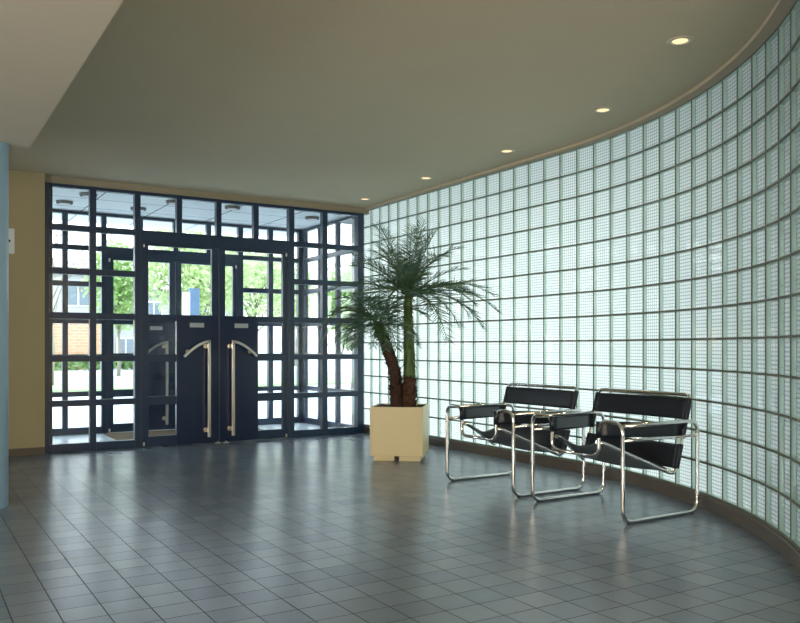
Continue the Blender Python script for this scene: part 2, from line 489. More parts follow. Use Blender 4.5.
front.build('front_glass', M['blockpane'], wr, recalc=False)

# narrow return closing the end of the glass wall
b = MB(); b.box(4.722, CX + RR + 0.11, YG, YG + 0.08, 0, H)
tag(b.build('wall_return', M['wallwhite']), 'narrow return wall at the far end of the glass blocks', None, None, 'structure')

# brown kerb under the blocks
b = MB()
sec = [(-0.020, 0.0), (-0.020, 0.072), (-0.012, 0.081), (0.10, 0.081), (0.10, 0.0)]
n = 80
for i in range(n):
    a0 = s0 + (S_END - s0) * i / n; a1 = s0 + (S_END - s0) * (i + 1) / n
    for (o0, z0), (oo1, z1) in zip(sec, sec[1:] + sec[:1]):
        b.face([(*wl(a0, o0), z0), (*wl(a1, o0), z0), (*wl(a1, oo1), z1), (*wl(a0, oo1), z1)])
tag(b.build('baseboard_right', M['kerb']), 'dark brown kerb under the curved glass block wall', None, None, 'structure')

# ------------------------------------------------------------------ glazed entrance screens
RAILS = [(0.0, 0.081), (0.448, 0.509), (0.891, 0.950), (1.314, 1.378), (1.755, 1.816), (2.186, 2.245), (2.606, 2.640)]
XJ0, XJ1 = 1.163, 4.720
XD0, XD1, XM = 2.045, 3.800, 2.923
LINT = (2.112, 2.245)

def screen(name, label, y0, jr=4.640):
    """a navy grid of square bars in the plane Y = y0 .. y0+0.07, with a door opening"""
    fr = MB(); gl = MB()
    d = 0.07
    def bar(x0, x1, z0, z1, dd=0.0): fr.box(x0, x1, y0 - dd, y0 + d + dd, z0, z1)
    bar(XJ0, 1.217, 0, 2.640); bar(jr, XJ1, 0, 2.640)
    bar(1.590, 1.653, 0, 2.640); bar(4.168, 4.236, 0, 2.640)
    bar(2.029, 2.088, 0, 2.640, .004); bar(3.744, 3.811, 0, 2.640, .004)
    bar(2.088, 2.105, 0, 2.12); bar(3.727, 3.744, 0, 2.12)
    for x0, x1 in ((2.463, 2.520), (2.894, 2.952), (3.321, 3.381)): bar(x0, x1, LINT[1], 2.640)
    spans_side = [(1.217, 1.590), (1.653, 2.029), (3.811, 4.168), (4.236, jr)]
    spans_top = [(2.088, 2.463), (2.520, 2.894), (2.952, 3.321), (3.381, 3.744)]
    for x0, x1 in spans_side:
        for z0, z1 in RAILS: bar(x0, x1, z0, z1)
        for (a, b_), (c, d_) in zip(RAILS, RAILS[1:]): gl.box(x0, x1, y0 + 0.032, y0 + 0.038, b_, c)
    bar(2.088, 3.744, *LINT)
    for x0, x1 in spans_top:
        bar(x0, x1, 2.606, 2.640)
        gl.box(x0, x1, y0 + 0.032, y0 + 0.038, LINT[1], 2.606)
    o = fr.build(name, M['navy'], bevel=0.003)
    tag(o, label, None, None, 'structure')
    gl.build('pane', M['pane'], o)
    return o

def door(name, label, y0, left, with_inner=True):
    """one leaf; local frame is the world; left leaf hinges at XD0 side"""
    fr = MB(); gl = MB(); pn = MB()
    d0, d1 = y0 + 0.010, y0 + 0.062
    if left: xa, xb = 2.108, XM - 0.003; hx0, hx1 = 2.170, 2.847; gx0, gx1 = 2.170, 2.463; px0, px1 = 2.463, XM - 0.003
    else:    xa, xb = XM + 0.003, 3.724; hx0, hx1 = 2.996, 3.674; gx0, gx1 = 3.376, 3.674; px0, px1 = XM + 0.003, 3.376
    zt = 2.112
    def bar(x0, x1, z0, z1): fr.box(x0, x1, d0, d1, z0, z1)
    if left:
        bar(xa, hx0, 0.004, zt); bar(hx1, xb, 1.376, zt)
    else:
        bar(hx1, xb, 0.004, zt); bar(xa, hx0, 1.376, zt)
    bar(hx0, hx1, zt - 0.022, zt)
    bar(hx0 if left else px1, px0 if left else hx1, 1.310, 1.376)
    for z0, z1 in ((0.004, 0.105), (0.430, 0.520), (0.880, 0.960)): bar(gx0, gx1, z0, z1)
    o = fr.build(name, M['navy'], bevel=0.002)
    tag(o, label, None, None, 'structure')
    pn.box(px0, px1, d0 - 0.004, d1 + 0.004, 0.004, 1.376)
    pn.build('panel', M['navydoor'], o, bevel=0.003)
    ym = (d0 + d1) / 2
    gl.box(hx0, hx1, ym - 0.003, ym + 0.003, 1.376, zt - 0.022)
    for z0, z1 in ((0.105, 0.430), (0.520, 0.880), (0.960, 1.310)): gl.box(gx0, gx1, ym - 0.003, ym + 0.003, z0, z1)
    gl.build('pane', M['pane'], o)
    # long steel pull with a sweeping arc
    sg = -1 if left else 1
    hx = 2.796 if left else 3.064
    yy = d0 - 0.062
    hb = MB()
    bx = lambda x0, x1, z0, z1: hb.box(min(x0, x1), max(x0, x1), yy - 0.012, yy + 0.012, z0, z1)
    bx(hx - 0.015, hx + 0.015, 0.072, 1.105)
    # arc: from the top of the bar outwards and down
    L, dz = 0.285, 0.163
    prev = None; N = 14
    for k in range(N + 1):
        u = k / N
        x = hx + sg * (-0.014 + L * u); z = 1.098 - dz * (u ** 1.75) ; 
        sl = -dz * 1.75 * u ** 0.75 / L if u > 0 else 0
        nv = Vector((-sl, 1)).normalized() * 0.013
        cur = [Vector((x + sg * nv[0], yy - 0.012, z + nv[1])), Vector((x - sg * nv[0], yy - 0.012, z - nv[1])),
               Vector((x - sg * nv[0], yy + 0.012, z - nv[1])), Vector((x + sg * nv[0], yy + 0.012, z + nv[1]))]
        if prev:
            for q in range(4): hb.face([prev[q], prev[(q + 1) % 4], cur[(q + 1) % 4], cur[q]])
        else: hb.face(cur)
        prev = cur
    hb.face(prev)
    hd = hb.build('handle', M['steel'], o, bevel=0.002); hd['label'] = 'tall brushed steel pull handle with an arched top'
    for px, pz in ((hx - 0.02 * 1, 1.045), (hx - 0.02, 0.145), (hx + sg * 0.215, 0.985)):
        st = MB(); st.tube([(px, yy, pz), (px, d0 - 0.004, pz)], 0.014, 14)
        st.tube([(px, d0 - 0.012, pz), (px, d0 - 0.004, pz)], 0.026, 18)
        st.build('standoff', M['steel'], hd)
    sp = MB(); xm = 2.68 if left else 3.178
    sp.box(xm - 0.077, xm + 0.077, d0 - 0.009, d0 - 0.004, 1.246, 1.294)
    sp.build('sign_plate', M['plate'], o)['label'] = 'small grey sign plate'
    # hinge pins
    for pz in (0.03, 2.085):
        hg = MB(); xx = xa + 0.012 if left else xb - 0.012
        hg.tube([(xx, d0 - 0.010, pz - 0.02), (xx, d0 - 0.010, pz + 0.02)], 0.010, 12)
        hg.build('hinge', M['steel'], o)
    return o

YO = YW + 1.63
screen('window_1', 'navy steel glazed screen around the lobby doors', YW, 4.640)
door('door_1', 'left navy entrance door leaf with a glass strip and steel pull', YW, True)
door('door_2', 'right navy entrance door leaf with a glass strip and steel pull', YW, False)
screen('window_2', 'outer navy glazed screen at the far side of the porch', YO, 4.600)
door('door_3', 'outer left navy door leaf seen through the inner glass', YO, True)
door('door_4', 'outer right navy door leaf seen through the inner glass', YO, False)

def side_screen(name, label, x):
    fr = MB(); gl = MB()
    ya, yb = YW + 0.075, YO - 0.002
    st = [ya + 0.003, ya + 0.52, ya + 1.03, yb - 0.06]
    for i, y in enumerate(st): fr.box(x, x + 0.06, y, y + (0.055 if i in (0, 3) else 0.05), 0, 2.640)
    for y0, y1 in zip(st, st[1:]):
        for z0, z1 in RAILS: fr.box(x + 0.002, x + 0.058, y0 + 0.05, y1, z0, z1)
        for (a, b_), (c, d_) in zip(RAILS, RAILS[1:]): gl.box(x + 0.027, x + 0.033, y0 + 0.05, y1, b_, c)
    o = fr.build(name, M['navy'], bevel=0.003); tag(o, label, None, None, 'structure')
    gl.build('pane', M['pane'], o)
side_screen('window_3', 'navy glazed side of the porch next to the glass blocks', 4.658)
side_screen('window_4', 'navy glazed side of the porch behind the ochre wall', 1.196)

# porch floor, ceiling with seams
b = MB(); b.box(1.19, 4.722, YW + 0.092, YO + 0.30, -0.12, 0.0)
tag(b.build('porch_floor', M['vfloor']), 'pale tiled floor of the entrance porch', None, None, 'structure')
b = MB(); b.box(1.10, 4.76, YW + 0.095, YO + 0.9, 2.647, 2.80)
pc = tag(b.build('porch_ceiling', M['vceil']), 'white panelled ceiling of the entrance porch', None, None, 'structure')
b = MB()
for x in (1.80, 2.55, 3.30, 4.05): b.box(x - 0.006, x + 0.006, YW + 0.10, YO + 0.88, 2.6455, 2.648)
for y in (YW + 0.75, YW + 1.35): b.box(1.12, 4.74, y - 0.004, y + 0.004, 2.6458, 2.648)
b.build('seam', M['seam'], pc)

b = MB(); b.box(2.02, 3.82, YW + 0.22, YO - 0.14, 0.0, 0.014)
tag(b.build('doormat', M['mat'], bevel=0.004), 'brown coir doormat on the porch floor between the two pairs of doors', 'doormat')

# round ceiling fittings in the porch
def porch_lamp(x, y, label, first=None):
    if first: return copy_thing(first, (x, y, 2.647), label)
    t = thing('ceiling_lamp', label, 'ceiling lamp', (x, y, 2.647), 0, 'round lamps on the porch ceiling')
    q = MB(); q.lathe([(0.0, -0.030), (0.062, -0.030), (0.066, -0.026)], 28); q.build('diffuser', M['signwhite'], t)
    q = MB(); q.lathe([(0.066, -0.032), (0.085, -0.028), (0.09, 0.0)], 28); q.build('ring', M['roof'], t)
    return t
pl = porch_lamp(1.66, YW + 0.45, 'round dark rimmed lamp on porch ceiling, nearest the ochre wall')
porch_lamp(1.52, YW + 1.05, 'round dark rimmed lamp at far left of the porch ceiling', pl)
porch_lamp(2.55, YW + 0.40, 'round dark rimmed lamp on porch ceiling above the inner left door leaf', pl)
porch_lamp(2.32, YW + 1.05, 'round dark rimmed lamp on porch ceiling before the outer left door leaf', pl)
porch_lamp(3.22, YW + 0.40, 'round dark rimmed lamp on porch ceiling above the inner right door leaf', pl)
porch_lamp(4.32, YW + 0.60, 'round dark rimmed lamp on porch ceiling beside the right glazed side', pl)

# small floor stops at the meeting of the door leaves
def stop(x, label, first=None):
    if first: return copy_thing(first, (x, YW - 0.075, 0), label)
    t = thing('door_stop', label, 'door stop', (x, YW - 0.075, 0), 0, 'floor stops at the doors')
    q = MB(); q.box(-0.03, 0.03, -0.012, 0.012, 0, 0.008); q.build('base_plate', M['steel'], t)
    q = MB(); q.tube([(0, 0, 0.008), (0, 0, 0.022)], 0.011, 14); q.build('buffer', M['plate'], t)
    return t
ds = stop(2.885, 'small steel floor stop under the left door leaf edge')
stop(2.975, 'small steel floor stop under the right door leaf edge', ds)

# notice on the ochre wall, partly behind the column
t = thing('wall_notice', 'small white notice with a black arrow on ochre wall beside the column', 'sign', (0.785, YW - 0.086, 2.035))
q = MB(); q.box(-0.112, 0.112, -0.012, 0.0, -0.118, 0.118); q.build('board', M['notice'], t, bevel=0.002)
q = MB()
y_ = -0.0135
q.face([(0.045, y_, 0.028), (0.045, y_, -0.028), (0.082, y_, 0.0)])
q.face([(-0.055, y_, 0.011), (-0.055, y_, -0.011), (0.045, y_, -0.011), (0.045, y_, 0.011)])
q.build('arrow', M['black'], t, recalc=False)

# ------------------------------------------------------------------ downlights in the lobby ceiling
def downlight(x, y, label, first=None, z=H):
    if first: t = copy_thing(first, (x, y, z), label)
    else:
        t = thing('downlight', label, 'downlight', (x, y, z), 0, 'round downlights in the lobby ceiling')
        q = MB(); q.lathe([(0.050, -0.002), (0.052, -0.006), (0.066, -0.004), (0.070, 0.0)], 32); q.build('trim_ring', M['ring'], t)
        q = MB(); q.lathe([(0.050, -0.003), (0.040, -0.0008)], 32); q.build('reflector', M['cone'], t)
        q = MB(); q.lathe([(0.0001, -0.0024), (0.041, -0.0020)], 24); q.build('lamp', M['lamp'], t)
    L = bpy.data.lights.new('downlight_beam', 'SPOT'); L.energy = 9.0; L.color = (1.0, 0.76, 0.48)
    L.spot_size = math.radians(95); L.spot_blend = 0.9; L.shadow_soft_size = 0.05
    lo = bpy.data.objects.new('downlight_beam', L); COL.objects.link(lo)
    lo.location = (x, y, z - 0.02); return t
d0 = downlight(3.612, 2.955, 'lit round downlight in lobby ceiling, nearest the viewer')
for x, y, lab in [(4.202, 4.101, 'lit round downlight, second nearest along the curved ceiling edge'),
                  (4.385, 5.388, 'lit round downlight, middle one of five along the glass wall'),
                  (4.403, 6.668, 'lit round downlight in ceiling above the right side of the palms'),
                  (4.441, 7.976, 'lit round downlight farthest away, close to the glazed entrance')]:
    downlight(x, y, lab, d0)
# the same fittings go on behind the viewer, in the hall's ceilings
for i, (x, y, z) in enumerate([(2.6, 1.4, H), (1.6, -0.6, H), (1.6, -2.4, H), (-0.6, -1.6, SZ), (-0.6, 0.8, SZ), (-2.2, 1.6, SZ), (-2.2, -0.8, SZ)]):
    downlight(x, y, 'round downlight in the hall ceiling behind the viewer', d0, z)

# ------------------------------------------------------------------ planter and palms
PX, PY, PR = 3.956, 6.43, math.radians(-31.6 - 8.4)
pt = thing('planter', 'cream square planter box with recessed plinth holding two palms', 'planter', (PX, PY, 0), PR)
W = 0.2425
q = MB()
t_ = 0.018
q.box(-W, W, -W, -W + t_, 0.047, 0.492); q.box(-W, W, W - t_, W, 0.047, 0.492)
q.box(-W, -W + t_, -W + t_, W - t_, 0.047, 0.492); q.box(W - t_, W, -W + t_, W - t_, 0.047, 0.492)
q.box(-W + t_, W - t_, -W + t_, W - t_, 0.047, 0.066)
q.build('box', M['planter'], pt, bevel=0.004)
q = MB(); w2 = W - 0.03
for x0, x1 in ((-w2, -0.022), (0.022, w2)):
    q.box(x0, x1, -w2, w2, 0.0, 0.046)
q.build('plinth', M['planter'], pt, bevel=0.002)
q = MB(); q.box(-0.021, 0.021, -w2 + 0.004, w2 - 0.004, 0.001, 0.045); q.build('plinth_notch', M['black'], pt)
q = MB()
nn = 14; wi = W - t_ - 0.001
grid = [[(-wi + 2 * wi * i / nn, -wi + 2 * wi * j / nn, 0.462 + 0.010 * rnd.random()) for j in range(nn + 1)] for i in range(nn + 1)]
q.slab(grid, 0.03); q.build('soil', M['soil'], pt)

def frond_mesh(q, base, az, el, L, droop, rs, leaf=0.17, mi_r=1, wid=0.0066, nl=30, plane_tilt=0.0):
    """a pinnate leaf: arching rib with two ranks of narrow folded leaflets"""
    d = Vector((math.cos(az) * math.cos(el), math.sin(az) * math.cos(el), math.sin(el)))
    p = Vector(base); pts = [p.copy()]; N = 18
    ta = rs.uniform(-0.5, 0.5)
    for i in range(N):
        u = (i + 1) / N
        d = d.copy(); d.z -= droop / N * (0.35 + 1.5 * u); 
        d.x += ta * -math.sin(az) * 0.02; d.y += ta * math.cos(az) * 0.02
        d.normalize(); p = p + d * (L / N); pts.append(p.copy())
    q.tube(pts, 0.006, 5, mi=mi_r, r_fn=lambda u: 0.0065 * (1 - 0.8 * u) + 0.001)
    for k in range(nl):
        u = 0.13 + 0.87 * (k + 0.5) / nl
        f = u * N; i = min(int(f), N - 1); w = f - i
        c = pts[i].lerp(pts[i + 1], w); tg = (pts[i + 1] - pts[i]).normalized()
        sd = tg.cross(Vector((0, 0, 1)))
        sd = sd.normalized() if sd.length > 0.05 else Vector((-math.sin(az), math.cos(az), 0))
        up = sd.cross(tg).normalized()
        ll = leaf * (0.35 + 0.65 * math.sin(PI * min(1, 0.12 + u * 0.86))) * rs.uniform(0.85, 1.15)
        for sg in (-1, 1):
            fw = 0.40 + 0.50 * u
            dr = (sd * sg + tg * fw + up * rs.uniform(0.15, 0.6)).normalized()
            sag = Vector((0, 0, -1)) * rs.uniform(0.05, 0.3) * ll
            wv = dr.cross(up).normalized() * wid * 0.5
            wv = (wv + up * rs.uniform(-0.004, 0.004))
            m1 = c + dr * ll * 0.45 + sag * 0.2; tip = c + dr * ll + sag
            q.face([c - wv * 0.6, m1 - wv, m1 + wv, c + wv * 0.6], 0)
            q.face([m1 - wv, tip, m1 + wv], 0)
    return pts

def palm(name, label, base, path, r0, r1, bark, sheath_from, crown, seed, nfr, Lf, leaf, fr_el):
    rs = random.Random(seed)
    t = thing(name, label, 'palm', base, 0, 'palms in the planter')
    P = [Vector(p) for p in path]
    # smooth the trunk path
    pts = []
    N = 26
    for i in range(N + 1):
        f = i / N * (len(P) - 1); k = min(int(f), len(P) - 2); u = f - k
        p0 = P[max(k - 1, 0)]; p1 = P[k]; p2 = P[k + 1]; p3 = P[min(k + 2, len(P) - 1)]
        pts.append(0.5 * ((2 * p1) + (p2 - p0) * u + (2 * p0 - 5 * p1 + 4 * p2 - p3) * u * u + (-p0 + 3 * p1 - 3 * p2 + p3) * u ** 3))
    kk = max(2, int(N * sheath_from))
    tr = MB(); tr.tube(pts[:kk + 1], r0, 16, r_fn=lambda u: (r0 + (r1 - r0) * u) * (1 + 0.05 * math.sin(u * 60)))
    trunk = tr.build('trunk', bark, t)
    sc = MB()
    for i in range(150):
        u = rs.random(); f = u * kk; k = min(int(f), kk - 1); c = pts[k].lerp(pts[k + 1], f - k)
        a = i * 2.39996; n = Vector((math.cos(a), math.sin(a), 0)); rr = r0 + (r1 - r0) * u
        o = c + n * rr * 0.92; sd = Vector((-n.y, n.x, 0)) * 0.019
        tip = o + n * rs.uniform(0.020, 0.042) + Vector((0, 0, rs.uniform(0.012, 0.035)))
        sc.face([o - sd, o + sd, tip]); sc.face([o + sd, o - sd - Vector((0, 0, .012)), tip])
    sc.build('leaf_bases', bark, trunk, recalc=False)
    if kk < N:
        sh = MB(); sh.tube(pts[kk:], r1, 14, r_fn=lambda u: r1 * 1.02 * (1 - 0.45 * u))
        shb = sh.build('sheath', M['sheath'], t)
        sp = MB()
        for i in range(230):
            u = rs.random(); f = kk + u * (N - kk); k = min(int(f), N - 1); c = pts[k].lerp(pts[k + 1], f - k)
            a = rs.uniform(0, 2 * PI); n = Vector((math.cos(a), math.sin(a), 0)); rr = r1 * (1 - 0.45 * u)
            o = c + n * rr * 0.95; sd = Vector((-n.y, n.x, 0)) * 0.009
            tip = o + n * rs.uniform(0.02, 0.075) + Vector((0, 0, rs.uniform(-0.10, -0.01)))
            sp.face([o - sd, tip, o + sd])
        sp.build('spines', M['sheath'], shb, recalc=False)
    top = pts[-1]
    for i in range(nfr):
        az, el, L, dp = fr_el(i, rs)
        q = MB()
        st = top + Vector((math.cos(az) * 0.02, math.sin(az) * 0.02, rs.uniform(-0.05, 0.05)))
        frond_mesh(q, st, az, el, L, dp, rs, leaf)
        q.build('frond', [M['frond'], M['rachis']], t, recalc=False)
    return t

ca, sa = math.cos(math.radians(31.6)), math.sin(math.radians(31.6))
def cam_off(right, fwd): return (right * ca + fwd * sa, -right * sa + fwd * ca)
AZ_R = math.radians(-31.6)       # compass angle of the picture's right
def tall_fr(i, rs):
    ang = i * 2.39996
    ring = i / 40
    el = math.radians(78 - 92 * ring ** 0.95) + rs.uniform(-0.12, 0.12)
    L = rs.uniform(0.62, 0.76) + 0.10 * ring
    dp = 0.50 + 0.95 * ring + rs.uniform(-0.2, 0.25)
    if i in (37, 38, 39):        # the long low fronds reaching right
        ang = AZ_R + (-0.35, -0.10, -0.60)[i - 37]; el = (0.30, 0.12, 0.35)[i - 37]; L = (0.90, 0.80, 0.92)[i - 37]; dp = (1.05, 1.35, 0.85)[i - 37]
    elif math.cos(ang) > 0.7: L *= 0.85
    return ang, el, L, dp
bx_, by_ = cam_off(0.085, 0.0)
palm('palm_tree', 'taller palm with a straight trunk and green sheath in the cream planter', (PX + bx_, PY + by_, 0.475),
     [(0, 0, -0.02), (0.004, 0, 0.25), (*cam_off(0.0, 0.0), 0.55), (*cam_off(-0.01, 0), 0.85), (*cam_off(-0.008, 0), 1.06)],
     0.062, 0.058, M['bark2'], 0.30, None, 11, 40, 0.7, 0.21, tall_fr)
def small_fr(i, rs):
    ang = i * 2.39996 + 0.4
    ring = i / 26
    el = math.radians(62 - 78 * ring) + rs.uniform(-0.12, 0.12)
    L = rs.uniform(0.42, 0.54); dp = 1.35 + 0.6 * ring + rs.uniform(-0.2, 0.2)
    if i in (23, 24, 25):
        ang = AZ_R + PI + (-0.2, 0.15, 0.45)[i - 23]; el = (0.5, 0.25, 0.1)[i - 23]; L = (0.62, 0.60, 0.50)[i - 23]; dp = (1.6, 1.5, 1.4)[i - 23]
    return ang, el, L, dp
bx_, by_ = cam_off(-0.030, 0.03)
palm('palm_tree', 'shorter palm with a dark trunk leaning left in the cream planter', (PX + bx_, PY + by_, 0.475),
     [(0, 0, -0.02), (*cam_off(-0.004, 0), 0.14), (*cam_off(-0.020, 0), 0.32), (*cam_off(-0.080, 0.0), 0.52), (*cam_off(-0.145, 0), 0.70), (*cam_off(-0.175, 0), 0.80)],
     0.063, 0.052, M['bark'], 0.80, None, 29, 26, 0.5, 0.17, small_fr)

# ------------------------------------------------------------------ tubular steel armchairs
def strap(name, grid, parent, th=0.005):
    q = MB(); q.slab(grid, th); return q.build(name, M['leather'], parent)

def make_chair(loc, label):
    """local: x = back, y = width, z = up; front legs at x = 0"""
    t = thing('armchair', label, 'armchair', loc, 0, 'tubular steel armchairs')
    R0 = 0.0120; OY = 0.396; IY = 0.205; ZR = R0; XB = 0.658; ZA = 0.578
    for sg in (-1, 1):
        q = MB()
        y = sg * OY
        path = [(0.012, y - sg * 0.0, ZA - 0.004), (XB, y, ZA), (XB, y, ZR), (0.0, y, ZR), (0.0, y, ZA + 0.012), (0.0, sg * IY, ZA + 0.012), (0.0, sg * IY, 0.375), (0.0, 0.0, 0.375)]
        q.tube(fillet(path, [0, 0.075, 0.075, 0.075, 0.07, 0.07, 0.06, 0]), R0, 12)
        f = q.build('side_frame', M['chrome'], t)
        q = MB(); q.tube([(0.0, y, 0.487), (XB, y, 0.487)], 0.0105, 12); q.build('brace', M['chrome'], f)
        for xx in (0.05, XB - 0.05):
            g = MB(); g.tube([(xx, y, 0.0005), (xx, y, 0.006)], 0.009, 10); g.build('glide', M['black'], f)
    BY = 0.386
    half = []
    for sg in (1,):
        half = [(0.008, IY - 0.026, 0.462), (0.08, IY - 0.01, 0.440), (0.462, BY, 0.250), (0.606, BY, 0.738)]
    mir = [(x, -y, z) for x, y, z in half][::-1]
    path = half + mir
    rad = [0, 0.05, 0.045, 0.04, 0.04, 0.045, 0.05, 0]
    q = MB(); q.tube(fillet(path, rad), R0, 12); bf = q.build('back_frame', M['chrome'], t)
    q = MB(); q.tube([(0.415, -BY, 0.286), (0.415, BY, 0.286)], 0.010, 12); q.build('cross_tube', M['chrome'], bf)
    # seat sling, sagging between the two side rails
    grid = []
    for i in range(13):
        u = i / 12; x = 0.012 + (0.44 - 0.012) * u
        if x < 0.08: k = x / 0.08; hy = (IY - 0.026) + 0.016 * k; z = 0.462 - 0.022 * k
        else: k = (x - 0.08) / 0.382; hy = (IY - 0.010) + (BY - IY + 0.010) * k; z = 0.440 - 0.190 * k
        row = []
        for j in range(15):
            v = -1 + 2 * j / 14
            row.append((x, hy * v, z + R0 * 0.6 + 0.012 * u - (0.034 * (1 - 0.75 * u) + 0.012) * (1 - v * v)))
        grid.append(row)
    q = MB(); q.slab(grid, 0.006, mi_b=1); q.build('seat', [M['leather'], M['suede']], t)
    def upx(z): return 0.478 + (0.606 - 0.478) * (z - 0.300) / 0.436
    def back_strap(name, z0, z1, sag):
        grid = []
        for i in range(7):
            z = z0 + (z1 - z0) * i / 6
            grid.append([(upx(z) - 0.013 + sag * (1 - v * v), (BY + 0.012) * v, z) for v in [-1 + 2 * j / 14 for j in range(15)]])
        o = strap(name, grid, t, 0.007)
        for sg in (-1, 1):       # the leather is wrapped and sewn round the upright
            h = MB(); h.tube([(upx(z0), sg * BY, z0), (upx(z1), sg * BY, z1)], 0.0165, 12); h.build('hem', M['leather'], o)
        return o
    back_strap('backrest', 0.588, 0.716, 0.018)
    back_strap('lumbar_strap', 0.292, 0.436, 0.022)
    for sg in (-1, 1):
        grid = []
        x1 = upx(0.52) - 0.012
        for i in range(7):
            w = i / 6; grid.append([(0.0 + x1 * k / 8, sg * (IY + (BY - IY) * k / 8), (0.492 - 0.012 * k / 8) + (0.095 - 0.006 * k / 8) * w) for k in range(9)])
        o = strap('armrest', grid, t, 0.007)
        h = MB(); h.tube([(0, sg * IY, 0.489), (0, sg * IY, 0.587)], 0.0165, 12); h.build('hem', M['leather'], o)
        h = MB(); h.tube([(upx(0.475), sg * BY, 0.475), (upx(0.57), sg * BY, 0.57)], 0.0165, 12); h.build('hem', M['leather'], o)
    return t
ch = make_chair((3.568, 3.722, 0), 'black leather and chrome tube armchair, the one nearer the viewer')
copy_thing(ch, (3.568, 4.712, 0), 'black leather and chrome tube armchair, the one nearer the planter')

# ------------------------------------------------------------------ outside
GZ = -0.13
b = MB(); b.face([(-120, -60, GZ), (120, -60, GZ), (120, 160, GZ), (-120, 160, GZ)]); 
tag(b.build('ground', M['paving'], recalc=False), 'pale paved forecourt outside', None, None, 'structure')
b = MB(); b.box(-60, 90, 22.5, 26.5, GZ, GZ + 0.05)
tag(b.build('lawn', M['grass']), 'green grass verge beyond the forecourt', None, None, 'structure')
b = MB(); b.box(-60, 90, 27.2, 34.0, GZ, GZ + 0.02)
tag(b.build('road', M['asphalt']), 'grey street beyond the grass verge', None, None, 'structure')

# unseen dark bed and wall, added outside to cut daylight on the glass wall
b = MB(); n = 40
for i in range(n):
    a0 = s0 + (S_END - s0) * i / n; a1 = s0 + (S_END - s0) * (i + 1) / n
    b.face([(*wl(a0, 0.14), GZ + 0.03), (*wl(a0, 6.0), GZ + 0.03), (*wl(a1, 6.0), GZ + 0.03), (*wl(a1, 0.14), GZ + 0.03)])
tag(b.build('added_dark_bed', M['gravel'], recalc=False), 'unseen dark gravel bed added to cut ground light on the glass block wall', None, None, 'structure')
b = MB(); b.box(end[0] + 0.12, 9.5, end[1] - 1.0, end[1] - 0.7, GZ, 4.2)
tag(b.build('shade_wall', M['render3']), 'unseen outer wall added to shade the near end of the glass blocks', None, None, 'structure')

def building(name, label, x0, x1, y0, y1, h, wm, floors, nw, base=None, z0=GZ):
    t = thing(name, label, 'building', ((x0 + x1) / 2, (y0 + y1) / 2, z0))
    hx, hy = (x1 - x0) / 2, (y1 - y0) / 2
    q = MB(); q.box(-hx, hx, -hy, hy, 0, h); q.build('wall', wm, t)
    q = MB(); q.box(-hx - .25, hx + .25, -hy - .25, hy + .25, h, h + 0.35); q.build('roof', M['roof'], t)
    if base:
        q = MB(); q.box(-hx - .05, hx + .05, -hy - .06, -hy - .001, 0.0, base[1]); q.build('brick_base', base[0], t)
    fh = h / floors; bw = 2 * hx / nw
    for f in range(floors):
        if base and f * fh + 1.0 < base[1]: continue
        for k in range(nw):
            cx_ = -hx + bw * (k + .5); w_ = min(0.95, bw * 0.32); za, zb = f * fh + fh * 0.32, f * fh + fh * 0.84
            q = MB(); q.box(cx_ - w_, cx_ + w_, -hy - .05, -hy - .002, za, zb); wo = q.build('window', M['winframe'], t)
            q = MB()
            q.box(cx_ - w_ + .08, cx_ - .04, -hy - .07, -hy - .051, za + .08, zb - .08); q.box(cx_ + .04, cx_ + w_ - .08, -hy - .07, -hy - .051, za + .08, zb - .08)
            q.build('pane', M['winglass'], wo)
    return t
building('building', 'grey two storey house with brick base seen through the left panes', -3.5, 8.9, 44, 54, 4.9, M['render'], 2, 5, (M['brick'], 2.35))
building('building', 'lower pale house seen between the left panes and the doors', 9.5, 17.0, 45, 55, 4.0, M['render2'], 2, 5)

def tree(label, x, y, h, cr, lm, seed, bare=False, n=5200, tk=0.15):
    rs = random.Random(seed)
    t = thing('tree', label, 'tree', (x, y, GZ), 0, 'trees along the street')
    q = MB(); th = h * 0.38
    q.tube([(0, 0, 0), (0.05, 0, th * .5), (0.0, 0.06, th), (0.05, 0, h * 0.7)], 0.16, 9, r_fn=lambda u: tk * (1 - 0.75 * u) + 0.01)
    tips = []
    for i in range(13):
        a = i * 2.4; z = th * rs.uniform(0.75, 1.5); L = cr * rs.uniform(0.7, 1.05)
        e = Vector((math.cos(a) * L, math.sin(a) * L, z + rs.uniform(.25, 0.75) * (h - th)))
        m_ = Vector((math.cos(a) * L * .45, math.sin(a) * L * .45, z + (e.z - z) * .6))
        q.tube([(0, 0, z), m_, e], 0.05, 5, r_fn=lambda u: tk * 0.35 * (1 - .85 * u)); tips.append(e)
        for k in range(3):
            f = m_.lerp(e, rs.uniform(.2, .9)); e2 = f + Vector((rs.uniform(-1, 1), rs.uniform(-1, 1), rs.uniform(.2, 1.2))) * cr * .4
            q.tube([f, e2], 0.02, 4, r_fn=lambda u: 0.022 * (1 - .8 * u)); tips.append(e2)
    q.build('trunk', M['treebark'], t)
    q = MB(); cz = th + (h - th) * .55; rz = (h - th) * .62
    for i in range(n):
        if bare or rs.random() < 0.35:
            c = rs.choice(tips) + Vector((rs.gauss(0, .28), rs.gauss(0, .28), rs.gauss(0, .28)))
        else:
            d = Vector((rs.gauss(0, 1), rs.gauss(0, 1), rs.gauss(0, 1))).normalized() * rs.random() ** 0.45
            c = Vector((d.x * cr, d.y * cr, cz + d.z * rz))
        if c.z < th * .7: continue
        u = Vector((rs.gauss(0, 1), rs.gauss(0, 1), rs.gauss(0, 1))).normalized(); v = u.orthogonal().normalized()
        s_ = rs.uniform(.06, .15)
        q.face([c - u * s_, c + v * s_ * .6, c + u * s_, c - v * s_ * .6])
    q.build('crown', lm, t, recalc=False)
    return t
